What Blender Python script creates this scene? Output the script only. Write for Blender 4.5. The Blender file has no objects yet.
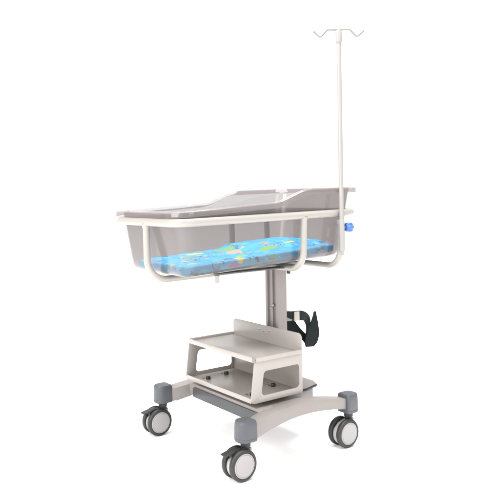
import bpy, bmesh, math, random
from mathutils import Vector, Matrix

random.seed(7)
scene = bpy.context.scene
col = scene.collection
PI = math.pi

# ------------------------------------------------------------------ camera
TH = .638
CAM_O = (.014, 2.905)          # trolley origin as (right, depth) seen from the lens
cs, sn = math.cos(TH), math.sin(TH)
cam_d = bpy.data.cameras.new('camera')
cam = bpy.data.objects.new('camera', cam_d)
col.objects.link(cam)
cam_d.sensor_fit = 'HORIZONTAL'
cam_d.sensor_width = 36
cam_d.lens = 686. / 494. * 36
cam_d.shift_x = .0020
cam_d.shift_y = -56.6 / 494.
cam_d.clip_start = .05
cam_d.clip_end = 200
cx = -(CAM_O[0] * cs + CAM_O[1] * sn)
cy = -(-CAM_O[0] * sn + CAM_O[1] * cs)
right = Vector((cs, -sn, 0)); fwd = Vector((sn, cs, 0)); up = Vector((0, 0, 1))
rot = Matrix((right, up, -fwd)).transposed()
rot = rot @ Matrix.Rotation(-.0165, 3, 'Z')
cam.matrix_world = Matrix.Translation((cx, cy, 1.05)) @ rot.to_4x4()
scene.camera = cam

# ------------------------------------------------------------------ world, lamps, exposure
world = bpy.data.worlds.new('World')
scene.world = world
world.use_nodes = True
bg = world.node_tree.nodes['Background']
bg.inputs['Color'].default_value = (1, 1, 1, 1)
bg.inputs['Strength'].default_value = 1.38


def area(name, loc, target, sx, sy, power, colr=(1, 1, 1)):
    d = bpy.data.lights.new(name, 'AREA')
    d.shape = 'RECTANGLE'; d.size = sx; d.size_y = sy; d.energy = power; d.color = colr
    o = bpy.data.objects.new(name, d); col.objects.link(o)
    o.location = loc
    o.rotation_euler = (Vector(target) - Vector(loc)).to_track_quat('-Z', 'Y').to_euler()
    return o


def cam_pt(R, D, Z):           # a place in the studio, metres right / away from the photographer
    return (cx + R * cs + D * sn, cy - R * sn + D * cs, Z)


area('softbox_overhead', cam_pt(0, 3.0, 4.2), cam_pt(0, 3.0, 0), 3.6, 3.6, 525)
area('softbox_key', cam_pt(2.3, -.4, 2.3), cam_pt(0, 2.9, .6), 1.6, 1.8, 31, (1, .985, .965))
area('softbox_side', cam_pt(-2.5, .2, 2.2), cam_pt(0, 2.9, .6), 2.4, 2.4, 162, (1, .99, .98))

scene.view_settings.view_transform = 'Standard'
scene.view_settings.look = 'None'
scene.view_settings.exposure = 0
scene.view_settings.gamma = 1
scene.render.engine = 'CYCLES'
scene.cycles.max_bounces = 16
scene.cycles.transparent_max_bounces = 32


# ------------------------------------------------------------------ materials
def pbr(name, c, rough=.4, metal=0., bump=0., bscale=200., coat=0., vary=0., spec=.5):
    m = bpy.data.materials.new(name); m.use_nodes = True
    nt = m.node_tree; b = nt.nodes['Principled BSDF']
    b.inputs['Base Color'].default_value = (*c, 1)
    b.inputs['Roughness'].default_value = rough
    b.inputs['Metallic'].default_value = metal
    b.inputs['Coat Weight'].default_value = coat
    b.inputs['Specular IOR Level'].default_value = spec
    tc = nt.nodes.new('ShaderNodeTexCoord')
    if bump:
        n = nt.nodes.new('ShaderNodeTexNoise'); n.inputs['Scale'].default_value = bscale
        n.inputs['Detail'].default_value = 3
        nt.links.new(tc.outputs['Object'], n.inputs['Vector'])
        bp = nt.nodes.new('ShaderNodeBump'); bp.inputs['Strength'].default_value = bump
        bp.inputs['Distance'].default_value = .002
        nt.links.new(n.outputs['Fac'], bp.inputs['Height'])
        nt.links.new(bp.outputs['Normal'], b.inputs['Normal'])
    if vary:
        n2 = nt.nodes.new('ShaderNodeTexNoise'); n2.inputs['Scale'].default_value = 9
        n2.inputs['Detail'].default_value = 6; n2.inputs['Roughness'].default_value = .65
        nt.links.new(tc.outputs['Object'], n2.inputs['Vector'])
        r = nt.nodes.new('ShaderNodeMapRange')
        r.inputs['From Min'].default_value = .3; r.inputs['From Max'].default_value = .7
        r.inputs['To Min'].default_value = 1 - vary; r.inputs['To Max'].default_value = 1 + vary * .4
        nt.links.new(n2.outputs['Fac'], r.inputs['Value'])
        mx = nt.nodes.new('ShaderNodeMix'); mx.data_type = 'RGBA'; mx.blend_type = 'MULTIPLY'
        mx.inputs['Factor'].default_value = 1
        mx.inputs['A'].default_value = (*c, 1)
        nt.links.new(r.outputs['Result'], mx.inputs['B'])
        nt.links.new(mx.outputs['Result'], b.inputs['Base Color'])
        r2 = nt.nodes.new('ShaderNodeMapRange')
        r2.inputs['From Min'].default_value = .3; r2.inputs['From Max'].default_value = .7
        r2.inputs['To Min'].default_value = rough - .06; r2.inputs['To Max'].default_value = rough + .1
        nt.links.new(n2.outputs['Fac'], r2.inputs['Value'])
        nt.links.new(r2.outputs['Result'], b.inputs['Roughness'])
    return m


M = {
    'paint': pbr('cream_powder_coat', (.280, .254, .235), .33, bump=.06, bscale=420, vary=.05),
    'tube': pbr('ivory_enamel', (0.2760, 0.2576, 0.2344), .30, vary=0),
    'alu': pbr('grey_beige_profile', (0.2120, 0.1880, 0.1776), .38, vary=.05),
    'groove': pbr('profile_groove', (0.1680, 0.1440, 0.1360), .45, vary=.05),
    'grey': pbr('blue_grey_plastic', (.050, .0535, .061), .46, bump=.12, bscale=500, vary=.06),
    'panel': pbr('grey_inset_plastic', (0.0480, 0.0488, 0.0520), .5, bump=.1, bscale=500, vary=.06),
    'black': pbr('black_rubber', (0.0144, 0.0144, 0.0152), .5, bump=.1, bscale=300, vary=.15),
    'tyre': pbr('dark_grey_tyre', (0.0104, 0.0100, 0.0102), .5, bump=.08, bscale=260, vary=.12),
    'disc': pbr('pale_wheel_disc', (0.2480, 0.2360, 0.2336), .33, vary=.03),
    'housing': pbr('caster_housing', (0.3040, 0.2880, 0.2800), .35, vary=.04),
    'steel': pbr('bright_steel', (0.3360, 0.3200, 0.3080), .42, metal=.9, vary=.05),
    'darksteel': pbr('dark_bracket_steel', (0.0960, 0.0840, 0.0800), .5, vary=.1),  # dark steel, the bracket bar's own colour
    'strap': pbr('black_green_webbing', (.0022, .0065, .0062), .62, bump=.6, bscale=900, vary=.3, spec=.2),
    'velcro': pbr('cream_strap_tab', (0.3600, 0.3280, 0.2880), .5, vary=.04),
    'blue': pbr('blue_knob_plastic', (.030, .10, .33), .35, vary=.06),
    'pole': pbr('cream_pole_enamel', (.255, .238, .222), .32),
    'hook': pbr('hook_wire', (0.1920, 0.1760, 0.1640), .4, metal=.0, vary=.04),
    'floor': pbr('white_studio_floor', (.95, .95, .95), .8),
    'backdrop': pbr('pale_backdrop_paper', (.455, .455, .455), .9),
    'basepaint': pbr('cream_casting_shaded', (0.1920, 0.1712, 0.1616), .42, bump=.08, bscale=380, vary=.06),  # cream of the base, darkened in colour to offset light bounced off the floor
}


def clear_plastic(name, tint, haze):
    m = bpy.data.materials.new(name); m.use_nodes = True
    nt = m.node_tree; L = nt.links.new
    for n in list(nt.nodes):
        nt.nodes.remove(n)
    out = nt.nodes.new('ShaderNodeOutputMaterial')
    tr = nt.nodes.new('ShaderNodeBsdfTransparent'); tr.inputs['Color'].default_value = (*tint, 1)
    gl = nt.nodes.new('ShaderNodeBsdfGlossy'); gl.inputs['Roughness'].default_value = .05
    gl.inputs['Color'].default_value = (.9, .88, .87, 1)
    tc = nt.nodes.new('ShaderNodeTexCoord')
    ns = nt.nodes.new('ShaderNodeTexNoise'); ns.inputs['Scale'].default_value = 7
    ns.inputs['Detail'].default_value = 2
    L(tc.outputs['Object'], ns.inputs['Vector'])
    bp = nt.nodes.new('ShaderNodeBump'); bp.inputs['Strength'].default_value = .05
    bp.inputs['Distance'].default_value = .01
    L(ns.outputs['Fac'], bp.inputs['Height']); L(bp.outputs['Normal'], gl.inputs['Normal'])
    lw = nt.nodes.new('ShaderNodeLayerWeight'); lw.inputs['Blend'].default_value = .5
    pw = nt.nodes.new('ShaderNodeMath'); pw.operation = 'POWER'; pw.inputs[1].default_value = 5
    L(lw.outputs['Facing'], pw.inputs[0])
    mr = nt.nodes.new('ShaderNodeMapRange'); mr.inputs['To Min'].default_value = .035; mr.inputs['To Max'].default_value = .8
    L(pw.outputs[0], mr.inputs['Value'])
    mx = nt.nodes.new('ShaderNodeMixShader')
    L(mr.outputs['Result'], mx.inputs[0]); L(tr.outputs[0], mx.inputs[1]); L(gl.outputs[0], mx.inputs[2])
    df = nt.nodes.new('ShaderNodeBsdfDiffuse'); df.inputs['Color'].default_value = (.40, .375, .37, 1)
    mx2 = nt.nodes.new('ShaderNodeMixShader'); mx2.inputs[0].default_value = haze
    L(mx.outputs[0], mx2.inputs[1]); L(df.outputs[0], mx2.inputs[2])
    L(mx2.outputs[0], out.inputs['Surface'])
    return m


M['rim'] = clear_plastic('clear_rim_acrylic', (.83, .81, .808), .10)
M['clear'] = clear_plastic('smoky_clear_acrylic', (.695, .675, .673), .07)


# ------------------------------------------------------------------ mesh helpers
def finish(name, bm, mat, parent=None, smooth=35, loc=None):
    me = bpy.data.meshes.new(name)
    bmesh.ops.recalc_face_normals(bm, faces=bm.faces[:])
    bm.to_mesh(me); bm.free()
    me.materials.append(mat)
    if smooth:
        me.shade_smooth()
        me.set_sharp_from_angle(angle=math.radians(smooth))
    o = bpy.data.objects.new(name, me); col.objects.link(o)
    if loc: o.location = loc
    if parent: o.parent = parent
    return o


def empty(name, loc=(0, 0, 0), parent=None):
    o = bpy.data.objects.new(name, None); col.objects.link(o)
    o.location = loc; o.empty_display_size = .05
    if parent: o.parent = parent
    return o


def tag(o, label, cat, group=None):
    o['label'] = label; o['category'] = cat
    if group: o['group'] = group
    return o


def add_box(bm, c, s, bev=.003, seg=2, rot=None):
    r = bmesh.ops.create_cube(bm, size=1)
    vs = r['verts']
    bmesh.ops.scale(bm, vec=s, verts=vs)
    if bev:
        es = list({e for v in vs for e in v.link_edges})
        g = bmesh.ops.bevel(bm, geom=es, offset=bev, segments=seg, affect='EDGES', profile=.5)
        vs = list({v for f in g['faces'] for v in f.verts} | {v for v in vs if v.is_valid})
    if rot is not None:
        bmesh.ops.rotate(bm, cent=(0, 0, 0), matrix=rot, verts=vs)
    bmesh.ops.translate(bm, vec=c, verts=vs)
    return vs


def add_lathe(bm, prof, origin=(0, 0, 0), axis='Z', n=40):
    """prof: (radius, height) pairs turned about an axis"""
    rings = []
    o = Vector(origin)
    for r, h in prof:
        ring = []
        for k in range(n):
            a = 2 * PI * k / n
            if axis == 'Z': p = Vector((r * math.cos(a), r * math.sin(a), h))
            elif axis == 'Y': p = Vector((r * math.cos(a), h, r * math.sin(a)))
            else: p = Vector((h, r * math.cos(a), r * math.sin(a)))
            ring.append(bm.verts.new(o + p))
        rings.append(ring)
    for a, b in zip(rings, rings[1:]):
        for k in range(n):
            bm.faces.new((a[k], a[(k + 1) % n], b[(k + 1) % n], b[k]))
    bm.faces.new(rings[0]); bm.faces.new(rings[-1])


def fillet(pts, rad, seg=10, closed=False):
    """round the corners of a polyline"""
    pts = [Vector(p) for p in pts]
    n = len(pts); out = []
    for i, p in enumerate(pts):
        if not closed and i in (0, n - 1):
            out.append(p); continue
        a, b = pts[i - 1], pts[(i + 1) % n]
        r = rad[i] if isinstance(rad, (list, tuple)) else rad
        u = (a - p).normalized(); v = (b - p).normalized()
        ang = u.angle(v)
        if r <= 0 or ang > PI - .02:
            out.append(p); continue
        d = min(r / math.tan(ang / 2), (a - p).length * .49, (b - p).length * .49)
        r2 = d * math.tan(ang / 2)
        c = p + (u + v).normalized() * (r2 / math.sin(ang / 2))
        s0 = p + u * d - c; s1 = p + v * d - c
        for k in range(seg + 1):
            t = k / seg
            w = s0.normalized().slerp(s1.normalized(), t) * r2
            out.append(c + w)
    return out


def add_tube(bm, pts, r, n=20, closed=False, caps=True):
    pts = [Vector(p) for p in pts]
    N = len(pts)
    rings = []
    nrm = None
    for i, p in enumerate(pts):
        if closed: t = (pts[(i + 1) % N] - pts[i - 1]).normalized()
        elif i == 0: t = (pts[1] - p).normalized()
        elif i == N - 1: t = (p - pts[i - 1]).normalized()
        else: t = (pts[i + 1] - pts[i - 1]).normalized()
        if nrm is None:
            nrm = t.cross(Vector((0, 0, 1)))
            if nrm.length < .1: nrm = t.cross(Vector((0, 1, 0)))
        nrm = (nrm - t * nrm.dot(t)).normalized()
        bn = t.cross(nrm)
        rr = r[i] if isinstance(r, (list, tuple)) else r
        rings.append([bm.verts.new(p + (nrm * math.cos(2 * PI * k / n) + bn * math.sin(2 * PI * k / n)) * rr) for k in range(n)])
    pairs = list(zip(rings, rings[1:]))
    if closed: pairs.append((rings[-1], rings[0]))
    for a, b in pairs:
        for k in range(n):
            bm.faces.new((a[k], a[(k + 1) % n], b[(k + 1) % n], b[k]))
    if not closed and caps:
        bm.faces.new(rings[0]); bm.faces.new(rings[-1])


def add_plate(bm, outer, hole, f, th, bev=.0015):
    """flat plate with an optional hole. outer / hole: 2D loops; f maps (u, v, w) to 3D, w = 0..th"""
    tmp = bmesh.new()
    def loop(l):
        vs = [tmp.verts.new((u, v, 0)) for u, v in l]
        return [tmp.edges.new((vs[i], vs[(i + 1) % len(vs)])) for i in range(len(vs))]
    es = loop(outer)
    if hole: es += loop(hole)
    bmesh.ops.triangle_fill(tmp, use_beauty=True, use_dissolve=False, edges=es)
    bmesh.ops.dissolve_limit(tmp, angle_limit=.001, verts=tmp.verts[:], edges=tmp.edges[:]) if not hole else None
    r = bmesh.ops.extrude_face_region(tmp, geom=tmp.faces[:])
    bmesh.ops.translate(tmp, vec=(0, 0, th), verts=[v for v in r['geom'] if isinstance(v, bmesh.types.BMVert)])
    bmesh.ops.recalc_face_normals(tmp, faces=tmp.faces[:])
    if bev:
        sharp = [e for e in tmp.edges if len(e.link_faces) == 2 and e.calc_face_angle(0) > 1.0]
        bmesh.ops.bevel(tmp, geom=sharp, offset=bev, segments=2, affect='EDGES', profile=.5, clamp_overlap=True)
    idx = {}
    for v in tmp.verts:
        idx[v] = bm.verts.new(f(*v.co))
    for fc in tmp.faces:
        try: bm.faces.new([idx[v] for v in fc.verts])
        except ValueError: pass
    tmp.free()


def rrect(u0, v0, u1, v1, r, seg=8):
    pts = [(u0, v0, 0), (u1, v0, 0), (u1, v1, 0), (u0, v1, 0)]
    return [(p.x, p.y) for p in fillet(pts, r, seg, closed=True)]


def poly2(pts, rad, seg=8):
    return [(p.x, p.y) for p in fillet([(a, b, 0) for a, b in pts], rad, seg, closed=True)]


# ------------------------------------------------------------------ studio sweep (setting)
prof = [(-9, 0), (-3, 0), (3, 0), (5.6, 0)]          # depth, height
for k in range(1, 13):
    a = PI / 2 * k / 12
    prof.append((3.0 + 2.6 + 1.4 * math.sin(a) - 0.0, 1.4 - 1.4 * math.cos(a)))
prof.append((7.0, 6.0))


def sheet(name, prof, mat):
    bm = bmesh.new()
    rows = [[bm.verts.new(cam_pt(-16 + 32 * k / 8, d, h)) for k in range(9)] for d, h in prof]
    for a, b in zip(rows, rows[1:]):
        for k in range(8):
            bm.faces.new((a[k], a[k + 1], b[k + 1], b[k]))
    o = finish(name, bm, mat, smooth=60, loc=(0, 0, .0138))
    o['kind'] = 'structure'
    return o


sheet('floor', prof[:4], M['floor'])['label'] = 'plain white studio floor under the trolley'
sheet('background', prof[3:], M['backdrop'])['label'] = 'plain pale paper backdrop curving up behind the trolley'

# ------------------------------------------------------------------ the trolley
trolley = empty('bassinet_trolley')
tag(trolley, 'cream hospital bassinet trolley on four casters with storage shelf, column and tubular bed frame', 'bassinet trolley')

# ---- base: two arched side beams joined by a central body
base = empty('base', (0, 0, 0), trolley)
BX, BY = .263, .303


def arch_beam(side):
    bm = bmesh.new()
    N = 28
    secs = []
    for i in range(N + 1):
        t = -1 + 2 * i / N
        x = t * (BX + .005)
        k = math.cos(t * PI / 2) ** .9 if abs(t) < 1 else 0
        top = .203 + .027 * k
        bot = max(.151, .183 - .5 * (x - .045) ** 2)
        inn = side * (BY - .022 - .050 * k)
        outy = side * (BY + .024 - .020 * k)
        r = .006
        ring = []
        for (yy, zz, sy, sz) in ((outy, bot, -1, 1), (outy, top, -1, -1), (inn, top, 1, -1), (inn, bot, 1, 1)):
            for (a, b) in ((0, 1), (.3, .3), (1, 0)) if (sy, sz) in ((-1, -1), (1, 1)) else ((1, 0), (.3, .3), (0, 1)):
                ring.append(bm.verts.new((x, yy + side * sy * r * a, zz + sz * r * b)))
        secs.append(ring)
    n = len(secs[0])
    for a, b in zip(secs, secs[1:]):
        for k in range(n):
            bm.faces.new((a[k], a[(k + 1) % n], b[(k + 1) % n], b[k]))
    bm.faces.new(secs[0]); bm.faces.new(secs[-1])
    return bm


for s in (-1, 1):
    finish('side_beam', arch_beam(s), M['basepaint'], base, smooth=40)

bm = bmesh.new()
out = poly2([(-.158, -.262), (.06, -.262), (.12, -.175), (.222, -.145), (.222, .145), (.12, .175), (.06, .262), (-.158, .262)],
            [.012, .03, .03, .03, .03, .03, .03, .012])
add_plate(bm, out, None, lambda u, v, w: (u, v, .172 + w), .0545, .005)
finish('center_body', bm, M['basepaint'], base, smooth=40)

bm = bmesh.new()          # grey inset panel on the foot side
TOPZ = .222
out = poly2([(-.262, .171), (.215, .171), (.215, .214), (-.250, .214)], [.006, .006, .014, .014])
add_plate(bm, out, None, lambda u, v, w: (-.1585 - w, u, v), .006, .0015)
finish('inset_panel', bm, M['panel'], base, smooth=40)
bm = bmesh.new()          # dark lid behind the column
add_plate(bm, poly2([(.085, -.185), (.15, -.180), (.226, -.158), (.252, -.11), (.252, .11), (.226, .158), (.15, .180), (.085, .185)], .022), None,
          lambda u, v, w: (u, v, .2268 + w), .008, .002)
finish('rear_lid', bm, M['tyre'], base, smooth=40)
bm = bmesh.new()
add_plate(bm, poly2([(.087, -.181), (.149, -.176), (.223, -.154), (.248, -.109), (.248, .109), (.223, .154), (.149, .176), (.087, .181)], .022), None,
          lambda u, v, w: (u, v, .235 + w), .0025, .001)
finish('rear_lid_top', bm, M['basepaint'], base, smooth=40)


# ---- leg caps
def cap_mesh():
    bm = bmesh.new()
    # (scale, z) rings of a rounded D-shaped cap
    loop = fillet([(-.040, -.037, 0), (.034, -.037, 0), (.034, .037, 0), (-.040, .037, 0)], [.030, .010, .010, .030], 8, True)
    rings = []
    for s, z in ((.84, .148), (.92, .1495), (.96, .155), (.965, .160), (.950, .1608), (.950, .1622), (.970, .163), (.94, .206), (.93, .213), (.89, .219), (.84, .2235), (.55, .227), (.2, .2285)):
        rings.append([bm.verts.new((p.x * s, p.y * s, z)) for p in loop])
    n = len(rings[0])
    for a, b in zip(rings, rings[1:]):
        for k in range(n):
            bm.faces.new((a[k], a[(k + 1) % n], b[(k + 1) % n], b[k]))
    bm.faces.new(rings[0]); bm.faces.new(rings[-1])
    return bm


cap_me = None


# ---- casters
def wheel_parts(parent):
    R = .0575
    for s in (-1, 1):
        bm = bmesh.new()
        y0, y1 = s * .013, s * .035
        prof = [(R - .016, y0), (R - .006, y0), (R - .002, y0 + s * .002), (R, y0 + s * .006), (R, y1 - s * .007),
                (R - .0025, y1 - s * .0025), (R - .007, y1), (R - .0105, y1 + s * .0005), (R - .0120, y1 - s * .0015), (R - .0135, y1 - s * .004)]
        add_lathe(bm, prof, (-.030, 0, .0715), 'Y', 56)
        finish('tyre', bm, M['tyre'], parent, smooth=50)
        bm = bmesh.new()
        prof = [(R - .0128, y1 - s * .006), (R - .0128, y1 - s * .001), (R - .0140, y1 + s * .0005), (R - .0165, y1 + s * .0012), (R - .0175, y1 + s * .0002), (R - .0185, y1 + s * .0003), (R - .0195, y1 + s * .0020),
                (R - .036, y1 + s * .0036), (.004, y1 + s * .0042)]
        add_lathe(bm, prof, (-.030, 0, .0715), 'Y', 56)
        finish('wheel_disc', bm, M['disc'], parent, smooth=50)


def make_caster(brake, name='caster'):
    c = empty(name, (0, 0, 0), trolley)
    bm = bmesh.new()
    add_lathe(bm, [(.016, .112), (.0175, .114), (.0175, .124), (.0165, .125), (.0165, .129), (.0185, .130), (.0185, .141)], (0, 0, 0), 'Z', 32)
    finish('stem', bm, M['black'], c, smooth=40)
    bm = bmesh.new()      # housing: hood round the axle between the two wheels
    pts = [(-.032 + .047 * math.cos(a), .069 + .047 * math.sin(a)) for a in [math.radians(x) for x in range(150, 380, 10)]]
    pts = [(.021, .121), (-.016, .121), (-.050, .112)] + pts + [(.021, .085)]
    add_plate(bm, pts, None, lambda u, v, w: (u, -.0120 + w, v), .0240, .003)
    add_lathe(bm, [(.020, .098), (.0215, .102), (.0215, .113), (.019, .1165)], (0, 0, 0), 'Z', 32)
    finish('housing', bm, M['housing'], c, smooth=40)
    wheel_parts(c)
    if brake:
        bm = bmesh.new()
        side = [(-.010, .1215), (-.040, .1290), (-.062, .1270), (-.100, .1190), (-.102, .1155), (-.096, .1125), (-.076, .1160),
                (-.070, .103), (-.062, .106), (-.054, .117), (-.02, .115)]
        add_plate(bm, poly2(side, .003, 3), None, lambda u, v, w: (u, -.016 + w, v), .032, .003)
        finish('brake_pedal', bm, M['tyre'], c, smooth=40)
    return c


corner = [(-BX, -BY, True, 'blue-grey'), (-BX, BY, True, ''), (BX, -BY, False, ''), (BX, BY, False, '')]
proto = {}


def copy_tree(o, parent):
    c = o.copy(); col.objects.link(c); c.parent = parent
    for ch in list(o.children):
        d = ch.copy(); col.objects.link(d); d.parent = c
    return c


cap0 = finish('leg_cap', cap_mesh(), M['grey'], trolley, smooth=45)
for i, (x, y, br, _) in enumerate(corner):
    cp = cap0 if i == 0 else cap0.copy()
    if i: col.objects.link(cp); cp.parent = trolley
    cp.location = (x, y, 0)
    cp.rotation_euler = (0, 0, 0 if x < 0 else PI)
    if br not in proto:
        proto[br] = make_caster(br); c = proto[br]
    else:
        c = copy_tree(proto[br], trolley)
    c.location = (x, y, 0)

# ---- storage shelf
shelf = empty('storage_shelf', (0, 0, 0), trolley)
SY = .237
XB, XF0, XF1 = .073, -.186, -.164         # back, front at the bottom, front at the top
Z0, Z1, Z2 = .2465, .418, .482
T = .004


def xfront(z):
    return XF0 + (XF1 - XF0) * (z - Z0) / (Z1 - Z0)


for s in (-1, 1):
    bm = bmesh.new()
    out = poly2([(XF0, Z0), (XB, Z0), (XB, Z1), (XF1, Z1)], [.016, .004, .004, .022])
    zl, zh = Z0 + .024, Z1 - .054
    hole = poly2([(xfront(zl) + .047, zl), (XB - .014, zl), (XB - .014, zh), (xfront(zh) + .050, zh)], .016)
    f = (lambda u, v, w: (u, -SY + w, v)) if s < 0 else (lambda u, v, w: (u, SY - T + w, v))
    add_plate(bm, out, hole, f, T, .0012)
    finish('side_panel', bm, M['paint'], shelf, smooth=40)
bm = bmesh.new()       # back panel, its top edge standing above the upper tray
out = poly2([(-SY + .0004, Z0 + .002), (SY - .0004, Z0 + .002), (SY - .0004, Z2), (-SY + .0004, Z2)], [.003, .003, .022, .022])
add_plate(bm, out, None, lambda u, v, w: (XB - .0008 + w, u, v), T, .0012)
finish('back_panel', bm, M['paint'], shelf, smooth=40)
bm = bmesh.new()       # lower tray with an upturned front lip
add_box(bm, ((XF0 + XB) / 2 + .002, 0, Z0 + .006), (XB - XF0 - .006, 2 * SY - .009, .004), .001)
add_box(bm, (XF0 + .0045, 0, Z0 + .0115), (.004, 2 * SY - .009, .019), .0015)
finish('lower_tray', bm, M['paint'], shelf, smooth=40)
bm = bmesh.new()       # upper tray: shallow pan with rims
zt = Z1 - .010
add_box(bm, ((XF1 + XB) / 2, 0, zt), (XB - XF1 - .004, 2 * SY - .0085, .004), .001)
add_box(bm, (XF1 - .0005, 0, zt + .0025), (.004, 2 * SY + .004, .020), .0018)
for s in (-1, 1):
    add_box(bm, ((XF1 + XB) / 2 + .002, s * (SY + .0025), zt + .004), (XB - XF1 - .004, .004, .017), .0018)
finish('upper_tray', bm, M['paint'], shelf, smooth=40)
bm = bmesh.new()
add_box(bm, (XF1 - .0015, -SY + .006, zt + .0035), (.0045, .017, .0215), .001)
finish('corner_clip', bm, M['groove'], shelf, smooth=40)
for (x, y) in ((-.125, .150), (-.02, .165), (-.125, -.165), (.02, -.115)):
    bm = bmesh.new()
    add_lathe(bm, [(.009, 0), (.0105, .002), (.0105, .009), (.008, .012), (.003, .013)], (x, y, Z0 + .008), 'Z', 24)
    finish('rubber_stud', bm, M['black'], shelf, smooth=45)
    bm = bmesh.new()
    add_lathe(bm, [(.006, 0), (.006, .003), (.003, .005)], (x - .012, y + .022, Z0 + .008), 'Z', 18)
    finish('bolt', bm, M['steel'], shelf, smooth=45)
for y in (-.02, .02, .05):
    bm = bmesh.new()
    add_lathe(bm, [(.0055, .002), (.0055, -.0005), (.003, -.0025)], (XB, y - .01, Z2 - .020 - (.006 if y == .02 else 0)), 'X', 18)
    finish('bolt', bm, M['steel'], shelf, smooth=45)

# ---- column: extruded lifting post with grooves on its foot side
CX0, CX1, CHW = .109, .163, .043
column = empty('column', (0, 0, 0), trolley)
bm = bmesh.new()
o = [(CX0, -CHW), (CX1, -CHW), (CX1, CHW), (CX0, CHW), (CX0, .026), (CX0 + .010, .026), (CX0 + .010, .010),
     (CX0 + .003, .010), (CX0 + .003, -.006), (CX0 + .012, -.006), (CX0 + .012, -.030), (CX0, -.030)]
add_plate(bm, poly2(o, [.006, .006, .006, .006, .001, .001, .001, .001, .001, .001, .001, .001], 4), None,
          lambda u, v, w: (u, v, .232 + w), .498, 0)
finish('post', bm, M['alu'], column, smooth=40)
bm = bmesh.new()
add_box(bm, (CX0 + .0145, -.018, .52), (.004, .023, .39), .0005)
finish('track', bm, M['groove'], column, smooth=40)
for z in (.552, .566):
    bm = bmesh.new()
    add_lathe(bm, [(.005, .002), (.0055, -.003), (.003, -.005)], (CX0 + .002, .002 - (z - .552), z), 'X', 18)
    finish('bolt', bm, M['steel'], column, smooth=45)

# ---- bed frame: rail ring and hanging hoops, tilted slightly head-up
TILT = .0185


def tz(x, z):
    return z + TILT * x


frame = empty('bed_frame', (0, 0, 0), trolley)
RX0, RX1, RY, RZ, RR = -.503, .386, .252, .957, .070
bm = bmesh.new()
ring = fillet([(RX0, -RY, RZ), (RX1, -RY, RZ), (RX1, RY, RZ), (RX0, RY, RZ)], RR, 14, True)
add_tube(bm, [(p.x, p.y, tz(p.x, p.z)) for p in ring], .0148, 24, closed=True)
finish('rail', bm, M['tube'], frame, smooth=60)
TR = .0132


def flared(pts, r):
    # weld collar: the tube swells a little where it meets the rail
    a, b = pts[0], pts[-1]
    e0 = [a, a + (pts[1] - a).normalized() * .012, a + (pts[1] - a).normalized() * .017]
    e1 = [b + (pts[-2] - b).normalized() * .017, b + (pts[-2] - b).normalized() * .012, b]
    q = e0 + pts[1:-1] + e1
    return q, [r * 1.25, r * 1.16] + [r] * (len(q) - 4) + [r * 1.16, r * 1.25]


def cross_hoop(x, zb):
    bm = bmesh.new()
    pts = fillet([(x, -RY, RZ - .006), (x, -RY + .008, zb), (x, RY - .008, zb), (x, RY, RZ - .006)], .078, 14)
    q, rr = flared(pts, TR)
    add_tube(bm, [(p.x, p.y, tz(p.x, p.z)) for p in q], rr, 22)
    return bm


HX1, HX2 = .083, .288
finish('cross_hoop', cross_hoop(HX1, .738), M['tube'], frame, smooth=60)
finish('cross_hoop', cross_hoop(HX2, .7315), M['tube'], frame, smooth=60)
bm = bmesh.new()
pts = fillet([(RX0, -.018, RZ - .006), (RX0 + .004, -.018, .733), (HX1 - .005, -.018, .733)], .085, 16)
q, rr = flared(pts, TR)
rr[-2:] = [TR, TR]
add_tube(bm, [(p.x, p.y, tz(p.x, p.z)) for p in q], rr, 22)
finish('foot_support', bm, M['tube'], frame, smooth=60)
bm = bmesh.new()          # long tube joining the hoops
add_tube(bm, [(HX1 + .01, 0, tz(HX1, .731)), (HX2 - .005, 0, tz(HX2, .730))], TR, 22)
finish('spine', bm, M['tube'], frame, smooth=60)
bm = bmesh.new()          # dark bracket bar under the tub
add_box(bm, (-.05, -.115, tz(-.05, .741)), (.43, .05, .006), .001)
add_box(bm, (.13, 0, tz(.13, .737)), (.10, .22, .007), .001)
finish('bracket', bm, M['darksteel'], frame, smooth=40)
bm = bmesh.new()
add_lathe(bm, [(.008, -.030), (.010, -.028), (.010, -.004), (.012, -.001)], (-.250, -.115, tz(-.250, .7385)), 'Z', 24)
finish('stop_peg', bm, M['tube'], frame, smooth=45)
bm = bmesh.new()
add_lathe(bm, [(.004, -.010), (.008, -.008), (.008, .004)], (HX1, -.150, tz(HX1, .7235)), 'Z', 20)
finish('rubber_stud', bm, M['black'], frame, smooth=45)
bm = bmesh.new()
add_lathe(bm, [(.006, -.010), (.0085, -.007), (.0085, .004)], (.136, -.048, tz(.13, .734)), 'Z', 20)
finish('rubber_stud', bm, M['black'], frame, smooth=45)

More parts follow.
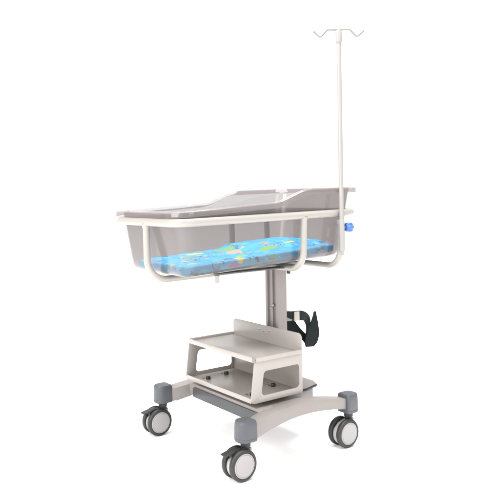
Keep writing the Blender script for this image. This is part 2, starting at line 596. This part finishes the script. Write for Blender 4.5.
# ---- pole socket and its clamping knob
PX, PY = .268, -.277
socket = empty('pole_socket', (0, 0, 0), trolley)
bm = bmesh.new()
add_lathe(bm, [(.0085, .808), (.0112, .806), (.0117, .809), (.0117, .935), (.0112, .938), (.0100, .938)], (PX, PY, 0), 'Z', 28)
finish('socket_tube', bm, M['pole'], socket, smooth=50)
bm = bmesh.new()
add_box(bm, (PX, PY + .013, .925), (.012, .016, .02), .002)
finish('socket_weld', bm, M['tube'], socket, smooth=50)
bm = bmesh.new()
add_box(bm, (PX + .006, PY + .020, .845), (.010, .018, .016), .002)
finish('socket_weld', bm, M['tube'], socket, smooth=50)
bm = bmesh.new()
add_lathe(bm, [(.003, .786), (.006, .788), (.006, .807)], (PX, PY, 0), 'Z', 20)
finish('end_screw', bm, M['steel'], socket, smooth=50)
bm = bmesh.new()
N = 84
rings = []
for rr, h in ((.2, .0), (.62, .0), (.72, .001), (.86, .008), (.98, .011), (1.0, .014), (1.0, .027), (.95, .031), (.80, .033), (.3, .0335)):
    ring = []
    for k in range(N):
        a = 2 * PI * k / N
        w = 1 + .10 * math.cos(6 * a) * min(1, max(0, (rr - .6) * 4))
        r = .0195 * rr * w
        ring.append(bm.verts.new((PX + .020 + h, PY + r * math.cos(a), .902 + r * math.sin(a))))
    rings.append(ring)
for a, b in zip(rings, rings[1:]):
    for k in range(N):
        bm.faces.new((a[k], a[(k + 1) % N], b[(k + 1) % N], b[k]))
bm.faces.new(rings[0]); bm.faces.new(rings[-1])
finish('knob', bm, M['blue'], socket, smooth=40)
bm = bmesh.new()
add_lathe(bm, [(.0055, .010), (.0055, .022)], (PX, PY, .902), 'X', 20)
finish('knob_screw', bm, M['blue'], socket, smooth=40)

# ---- strap for a gas bottle, hanging behind the column
strap = empty('bottle_strap', (0, 0, 0), trolley)


def ribbon(bm, pairs, th=.006, sub=6):
    """pairs: (edge A, edge B) points of a webbing band, smoothed along its run"""
    def cr(p0, p1, p2, p3, t):
        return .5 * ((2 * p1) + (p2 - p0) * t + (2 * p0 - 5 * p1 + 4 * p2 - p3) * t * t + (3 * p1 - p0 - 3 * p2 + p3) * t ** 3)
    P = [(Vector(a), Vector(b)) for a, b in pairs]
    n = len(P); run = []
    for i in range(n - 1):
        q = [P[max(0, min(n - 1, i + k))] for k in (-1, 0, 1, 2)]
        for k in range(sub):
            t = k / sub
            run.append((cr(q[0][0], q[1][0], q[2][0], q[3][0], t), cr(q[0][1], q[1][1], q[2][1], q[3][1], t)))
    run.append(P[-1])
    secs = []
    for i, (a, b) in enumerate(run):
        i0, i1 = max(0, i - 1), min(len(run) - 1, i + 1)
        t = (run[i1][0] + run[i1][1]) - (run[i0][0] + run[i0][1])
        nr = t.cross(b - a)
        nr = nr.normalized() * th / 2 if nr.length > 1e-9 else Vector((0, th / 2, 0))
        row = []
        for k in range(5):
            row.append(a.lerp(b, k / 4) + nr)
        for k in range(4, -1, -1):
            row.append(a.lerp(b, k / 4) - nr)
        secs.append([bm.verts.new(p) for p in row])
    m = len(secs[0])
    for a, b in zip(secs, secs[1:]):
        for k in range(m):
            bm.faces.new((a[k], a[(k + 1) % m], b[(k + 1) % m], b[k]))
    bm.faces.new(secs[0]); bm.faces.new(secs[-1])


bm = bmesh.new()      # upper band: out from the post, round and down
ribbon(bm, [((.16, -.018, .531), (.16, -.014, .484)), ((.222, -.022, .528), (.222, -.016, .484)), ((.275, -.022, .522), (.270, -.014, .482)),
            ((.318, -.010, .492), (.298, .000, .468)), ((.337, .006, .447), (.318, .012, .440)), ((.333, .012, .405), (.316, .014, .405)),
            ((.318, .010, .372), (.300, .010, .385))])
finish('upper_band', bm, M['strap'], strap, smooth=50)
bm = bmesh.new()      # lower band: the return side
ribbon(bm, [((.185, .030, .488), (.252, .020, .488)), ((.196, .030, .462), (.263, .016, .464)), ((.215, .022, .436), (.282, .006, .436)),
            ((.262, .004, .408), (.306, -.004, .410)), ((.285, -.012, .380), (.327, -.014, .392)), ((.282, -.022, .366), (.318, -.022, .366))])
finish('lower_band', bm, M['strap'], strap, smooth=50)
bm = bmesh.new()      # loose pointed end standing up
ribbon(bm, [((0.274, -.034, .366), (0.317, -.036, .362)), ((0.270, -.036, .392), (0.338, -.038, .382)), ((0.283, -.032, .434), (0.352, -.034, .416)),
            ((0.311, -.026, .466), (0.352, -.028, .462)), ((0.333, -.020, .496), (0.349, -.020, .502)), ((0.339, -.018, .511), (0.347, -.018, .514))])
finish('loose_end', bm, M['strap'], strap, smooth=50)
bm = bmesh.new()
add_box(bm, (.232, -.0225, .5055), (.030, .007, .042), .0015)
finish('buckle', bm, M['velcro'], strap, smooth=40)
bm = bmesh.new()
add_box(bm, (.186, 0, .508), (.050, .040, .040), .002)
finish('strap_mount', bm, M['groove'], strap, smooth=40)

# ------------------------------------------------------------------ IV pole
pole = empty('iv_pole', (PX, PY, .80))
pole.rotation_euler = (0, 0, -TH)
tag(pole, 'tall slim cream drip pole with a double hook on top, clamped by the blue knob', 'drip pole')
bm = bmesh.new()
add_lathe(bm, [(.0096, .012), (.0096, .89)], (0, 0, 0), 'Z', 28)
add_lathe(bm, [(.0086, .88), (.0082, .905)], (0, 0, 0), 'Z', 28)
finish('pole_shaft', bm, M['pole'], pole, smooth=40)
bm = bmesh.new()
add_lathe(bm, [(.0100, .868), (.0125, .870), (.0130, .874), (.0130, .912), (.0110, .9185), (.0060, .921)], (0, 0, 0), 'Z', 28)
finish('pole_cap', bm, M['pole'], pole, smooth=40)
for s in (-1, 1):
    bm = bmesh.new()
    pts = fillet([(0, 0, .9215), (s * .047, 0, .9225), (s * .076, 0, .890), (s * .101, 0, .914)], [0, .012, .010, 0], 6)
    add_tube(bm, pts, .0042, 12)
    add_lathe(bm, [(.0012, -.0052), (.0042, -.0036), (.0055, 0), (.0042, .0036), (.0012, .0052)], (s * .101, 0, .914), 'Z', 14)
    finish('hook', bm, M['hook'], pole, smooth=60)
    
# ------------------------------------------------------------------ clear tub
tub = empty('bassinet_tub', (0, 0, .755))
tag(tub, 'smoky clear plastic baby tub with raised head end, resting in the tubular frame', 'baby tub')


def sstep(t):
    t = max(0, min(1, t)); return t * t * (3 - 2 * t)


def rim_z(x):
    lo = .9875 + .058 * (x + .45)
    hi = 1.062 + .022 * (x - .13)
    return lo + (hi - lo) * sstep((x + .075) / .20) if x < .125 else hi


def loop_xy(x0, x1, hw, r, n_long=40, n_corner=10, n_short=10):
    pts = []
    def seg(a, b, n):
        for k in range(n):
            t = k / n; pts.append((a[0] + (b[0] - a[0]) * t, a[1] + (b[1] - a[1]) * t))
    def arc(c, a0, n):
        for k in range(n):
            a = a0 + PI / 2 * k / n; pts.append((c[0] + r * math.cos(a), c[1] + r * math.sin(a)))
    seg((x0 + r, -hw), (x1 - r, -hw), n_long); arc((x1 - r, -hw + r), -PI / 2, n_corner)
    seg((x1, -hw + r), (x1, hw - r), n_short); arc((x1 - r, hw - r), 0, n_corner)
    seg((x1 - r, hw), (x0 + r, hw), n_long); arc((x0 + r, hw - r), PI / 2, n_corner)
    seg((x0, hw - r), (x0, -hw + r), n_short); arc((x0 + r, -hw + r), PI, n_corner)
    return pts


TX0, TX1, THW = -.490, .384, .239          # wall at the rim


def tub_loop(t, grow=0.):
    """t = 0 at the rim .. 1 at the floor"""
    return loop_xy(TX0 + .038 * t - grow, TX1 - .055 * t + grow, THW - .024 * t + grow, .060 - .012 * t + grow * .8)


def floor_z(x):
    return .769 + .045 * x


def ring_at(bm, t, grow=0., dz=0., top=None):
    vs = []
    for (x, y) in tub_loop(t, grow):
        zt, zb = rim_z(x), floor_z(x)
        z = zt + (zb - zt) * t + dz
        vs.append(bm.verts.new((x, y, z - .755)))
    return vs


bm = bmesh.new()
rings = [ring_at(bm, t) for t in (0, .1, .2, .35, .5, .65, .8, .90)]
# rounded turn into the floor
for g, d in ((-.0015, .012), (-.007, .004), (-.017, .0006), (-.03, 0)):
    rings.append(ring_at(bm, 1.0, g, d))
n = len(rings[0])
for a, b in zip(rings, rings[1:]):
    for k in range(n):
        bm.faces.new((a[k], a[(k + 1) % n], b[(k + 1) % n], b[k]))
bm.faces.new(rings[-1])
shell = finish('shell', bm, M['clear'], tub, smooth=50)
md = shell.modifiers.new('thickness', 'SOLIDIFY'); md.thickness = .004; md.offset = 0
bm = bmesh.new()       # out-turned rolled rim
rings = []
for g, d in ((.0022, .001), (.004, .0035), (.014, .0042), (.024, .0040), (.0285, .0015), (.0295, -.004), (.0295, -.0190), (.0275, -.0190),
             (.0272, -.004), (.0255, -.0008), (.014, -.0002), (.0045, -.001)):
    rings.append(ring_at(bm, 0, g, d))
for a, b in zip(rings, rings[1:] + rings[:1]):
    for k in range(n):
        bm.faces.new((a[k], a[(k + 1) % n], b[(k + 1) % n], b[k]))
finish('rim', bm, M['rim'], tub, smooth=50)

# ------------------------------------------------------------------ mattress
MX0, MX1, MHW, MT = -.434, .312, .200, .031


def mat_z(x):
    return .779 + .058 * x


def mattress_material():
    m = bpy.data.materials.new('printed_blue_cotton'); m.use_nodes = True
    nt = m.node_tree; b = nt.nodes['Principled BSDF']; L = nt.links.new
    b.inputs['Roughness'].default_value = .62
    b.inputs['Specular IOR Level'].default_value = .3
    tc = nt.nodes.new('ShaderNodeTexCoord')
    wob = nt.nodes.new('ShaderNodeTexNoise'); wob.inputs['Scale'].default_value = 34; wob.inputs['Detail'].default_value = 2
    L(tc.outputs['Object'], wob.inputs['Vector'])
    sub = nt.nodes.new('ShaderNodeVectorMath'); sub.operation = 'SUBTRACT'; sub.inputs[1].default_value = (.5, .5, .5)
    L(wob.outputs['Color'], sub.inputs[0])
    sc = nt.nodes.new('ShaderNodeVectorMath'); sc.operation = 'SCALE'; sc.inputs['Scale'].default_value = .022
    L(sub.outputs[0], sc.inputs[0])
    add = nt.nodes.new('ShaderNodeVectorMath'); add.operation = 'ADD'
    L(tc.outputs['Object'], add.inputs[0]); L(sc.outputs[0], add.inputs[1])
    P = add.outputs[0]
    cur = None

    def mix(fac, colr, bl='MIX'):
        nonlocal cur
        mx = nt.nodes.new('ShaderNodeMix'); mx.data_type = 'RGBA'; mx.blend_type = bl
        L(fac, mx.inputs['Factor'])
        if isinstance(cur, tuple): mx.inputs['A'].default_value = (*cur, 1)
        else: L(cur, mx.inputs['A'])
        if isinstance(colr, tuple): mx.inputs['B'].default_value = (*colr, 1)
        else: L(colr, mx.inputs['B'])
        cur = mx.outputs['Result']

    def thresh(sock, a, bb):
        r = nt.nodes.new('ShaderNodeMapRange'); r.inputs['From Min'].default_value = a; r.inputs['From Max'].default_value = bb
        L(sock, r.inputs['Value']); return r.outputs['Result']

    cur = (.004, .355, .62)
    n1 = nt.nodes.new('ShaderNodeTexNoise'); n1.inputs['Scale'].default_value = 11; n1.inputs['Detail'].default_value = 1
    L(tc.outputs['Object'], n1.inputs['Vector'])
    mix(thresh(n1.outputs['Fac'], .50, .56), (.004, .28, .55))
    mix(thresh(n1.outputs['Fac'], .64, .66), (.018, .43, .65))
    # outlined doodles: thin dark and pale rings
    for scale, rmin, rmax, c in ((23, .36, .42, (.004, .03, .10)), (31, .30, .37, (.30, .50, .55)), (19, .16, .19, (.10, .02, .10)), (37, .05, .16, (.004, .015, .05))):
        v = nt.nodes.new('ShaderNodeTexVoronoi'); v.inputs['Scale'].default_value = scale
        L(P, v.inputs['Vector'])
        lo = thresh(v.outputs['Distance'], rmin - .02, rmin); hi = thresh(v.outputs['Distance'], rmax + .02, rmax)
        mu = nt.nodes.new('ShaderNodeMath'); mu.operation = 'MULTIPLY'; L(lo, mu.inputs[0]); L(hi, mu.inputs[1])
        sp = nt.nodes.new('ShaderNodeSeparateColor'); L(v.outputs['Color'], sp.inputs[0])
        on = thresh(sp.outputs[0], .70, .71)
        m2 = nt.nodes.new('ShaderNodeMath'); m2.operation = 'MULTIPLY'; L(mu.outputs[0], m2.inputs[0]); L(on, m2.inputs[1])
        mix(m2.outputs[0], c)
    # filled motifs in mixed colours
    v = nt.nodes.new('ShaderNodeTexVoronoi'); v.inputs['Scale'].default_value = 31
    L(P, v.inputs['Vector'])
    sp = nt.nodes.new('ShaderNodeSeparateColor'); L(v.outputs['Color'], sp.inputs[0])
    rp = nt.nodes.new('ShaderNodeValToRGB'); rp.color_ramp.interpolation = 'CONSTANT'
    e = rp.color_ramp.elements
    e[0].position = 0; e[0].color = (.10, .25, .05, 1)
    e[1].position = .22; e[1].color = (.42, .05, .20, 1)
    for p_, c_ in ((.42, (.45, .38, .08)), (.60, (.30, .28, .24)), (.78, (.45, .18, .06)), (.9, (.10, .09, .22))):
        k = e.new(p_); k.color = (*c_, 1)
    L(sp.outputs[1], rp.inputs[0])
    inn = thresh(v.outputs['Distance'], .34, .31)
    on = thresh(sp.outputs[0], .76, .77)
    m2 = nt.nodes.new('ShaderNodeMath'); m2.operation = 'MULTIPLY'; L(inn, m2.inputs[0]); L(on, m2.inputs[1])
    mix(m2.outputs[0], rp.outputs[0])
    # the large motifs, one by one: centre, half axes, colour

    def blob(c, r, colr):
        s1 = nt.nodes.new('ShaderNodeVectorMath'); s1.operation = 'SUBTRACT'; L(P, s1.inputs[0]); s1.inputs[1].default_value = c
        s2 = nt.nodes.new('ShaderNodeVectorMath'); s2.operation = 'DIVIDE'; L(s1.outputs[0], s2.inputs[0]); s2.inputs[1].default_value = r
        s3 = nt.nodes.new('ShaderNodeVectorMath'); s3.operation = 'LENGTH'; L(s2.outputs[0], s3.inputs[0])
        mix(thresh(s3.outputs['Value'], 1.05, .95), colr)
    for c, r, colr in BLOBS:
        blob(c, r, colr)
    L(cur, b.inputs['Base Color'])
    n3 = nt.nodes.new('ShaderNodeTexNoise'); n3.inputs['Scale'].default_value = 900
    L(tc.outputs['Object'], n3.inputs['Vector'])
    bp = nt.nodes.new('ShaderNodeBump'); bp.inputs['Strength'].default_value = .15; bp.inputs['Distance'].default_value = .001
    L(n3.outputs['Fac'], bp.inputs['Height']); L(bp.outputs['Normal'], b.inputs['Normal'])
    return m


BLOBS = [
    ((-.225, -.19, -.014), (.030, .04, .006), (.55, .05, .28)),
    ((-.193, -.19, .002), (.012, .04, .013), (.70, .55, .04)),
    ((-.182, -.19, .010), (.017, .04, .005), (.62, .48, .04)),
    ((-.118, -.19, .006), (.009, .04, .009), (.005, .01, .02)),
    ((-.112, -.19, -.004), (.006, .04, .008), (.005, .01, .02)),
    ((-.146, -.19, .010), (.005, .03, .006), (.005, .01, .02)),
    ((-.365, -.185, .006), (.032, .04, .006), (.60, .07, .30)),
    ((-.040, -.19, .008), (.010, .04, .010), (.10, .40, .08)),
    ((-.10, -.02, .02), (.034, .04, .05), (.36, .32, .25)),
    ((-.20, .12, .02), (.04, .03, .05), (.50, .46, .14)),
    ((-.14, -.13, .02), (.030, .022, .015), (.16, .42, .12)),
    ((.17, -.06, .02), (.04, .022, .05), (.50, .46, .16)),
    ((-.05, .12, .02), (.045, .04, .05), (.14, .38, .05)),
    ((-.28, .03, .02), (.04, .03, .05), (.16, .22, .20)),
    ((.02, -.10, .02), (.045, .022, .04), (.12, .36, .07)),
    ((.10, .03, .02), (.03, .03, .05), (.55, .22, .06)),
    ((-.37, -.13, .02), (.022, .02, .04), (.42, .36, .12)),
    ((.27, -.15, .02), (.025, .04, .012), (.45, .05, .25)),
]
M['mattress'] = mattress_material()
bm = bmesh.new()
prof = [(-.020, 0), (-.006, .001), (-.001, .004), (0, .010), (.001, .018), (0, .024), (-.001, .028), (-.0035, .0305), (-.012, .031)]
rings = []


def mrow(g, dz):
    vs = []
    for (x, y) in loop_xy(MX0 - g, MX1 + g, MHW + g, .036 + max(g, -.02) * .8, 60, 8, 30):
        w = .0004 * math.sin(x * 41 + y * 13) + .0004 * math.sin(x * 93 - y * 57 + 1.3)
        z = mat_z(x) + dz + w * (dz / MT) + .016 * sstep((x + .03) / .05) * sstep((y + .17) / .10) * (dz / MT) ** 2
        vs.append(bm.verts.new((x, y + w * .6, z - .79)))
    return vs


for g, dz in prof: rings.append(mrow(g, dz))
for k in range(1, 7):                      # puffy top
    f = k / 7
    g = -.022 - f * (MHW - .03)
    rings.append(mrow(g, .031 + .002 * math.sin(f * PI / 2)))
n = len(rings[0])
for a, b in zip(rings, rings[1:]):
    for k in range(n):
        bm.faces.new((a[k], a[(k + 1) % n], b[(k + 1) % n], b[k]))
bm.faces.new(rings[0]); bm.faces.new(rings[-1])
mat = finish('mattress', bm, M['mattress'], None, smooth=60, loc=(0, 0, .79))
tag(mat, 'thin bright blue mattress with colourful printed motifs, lying inside the clear tub', 'mattress')
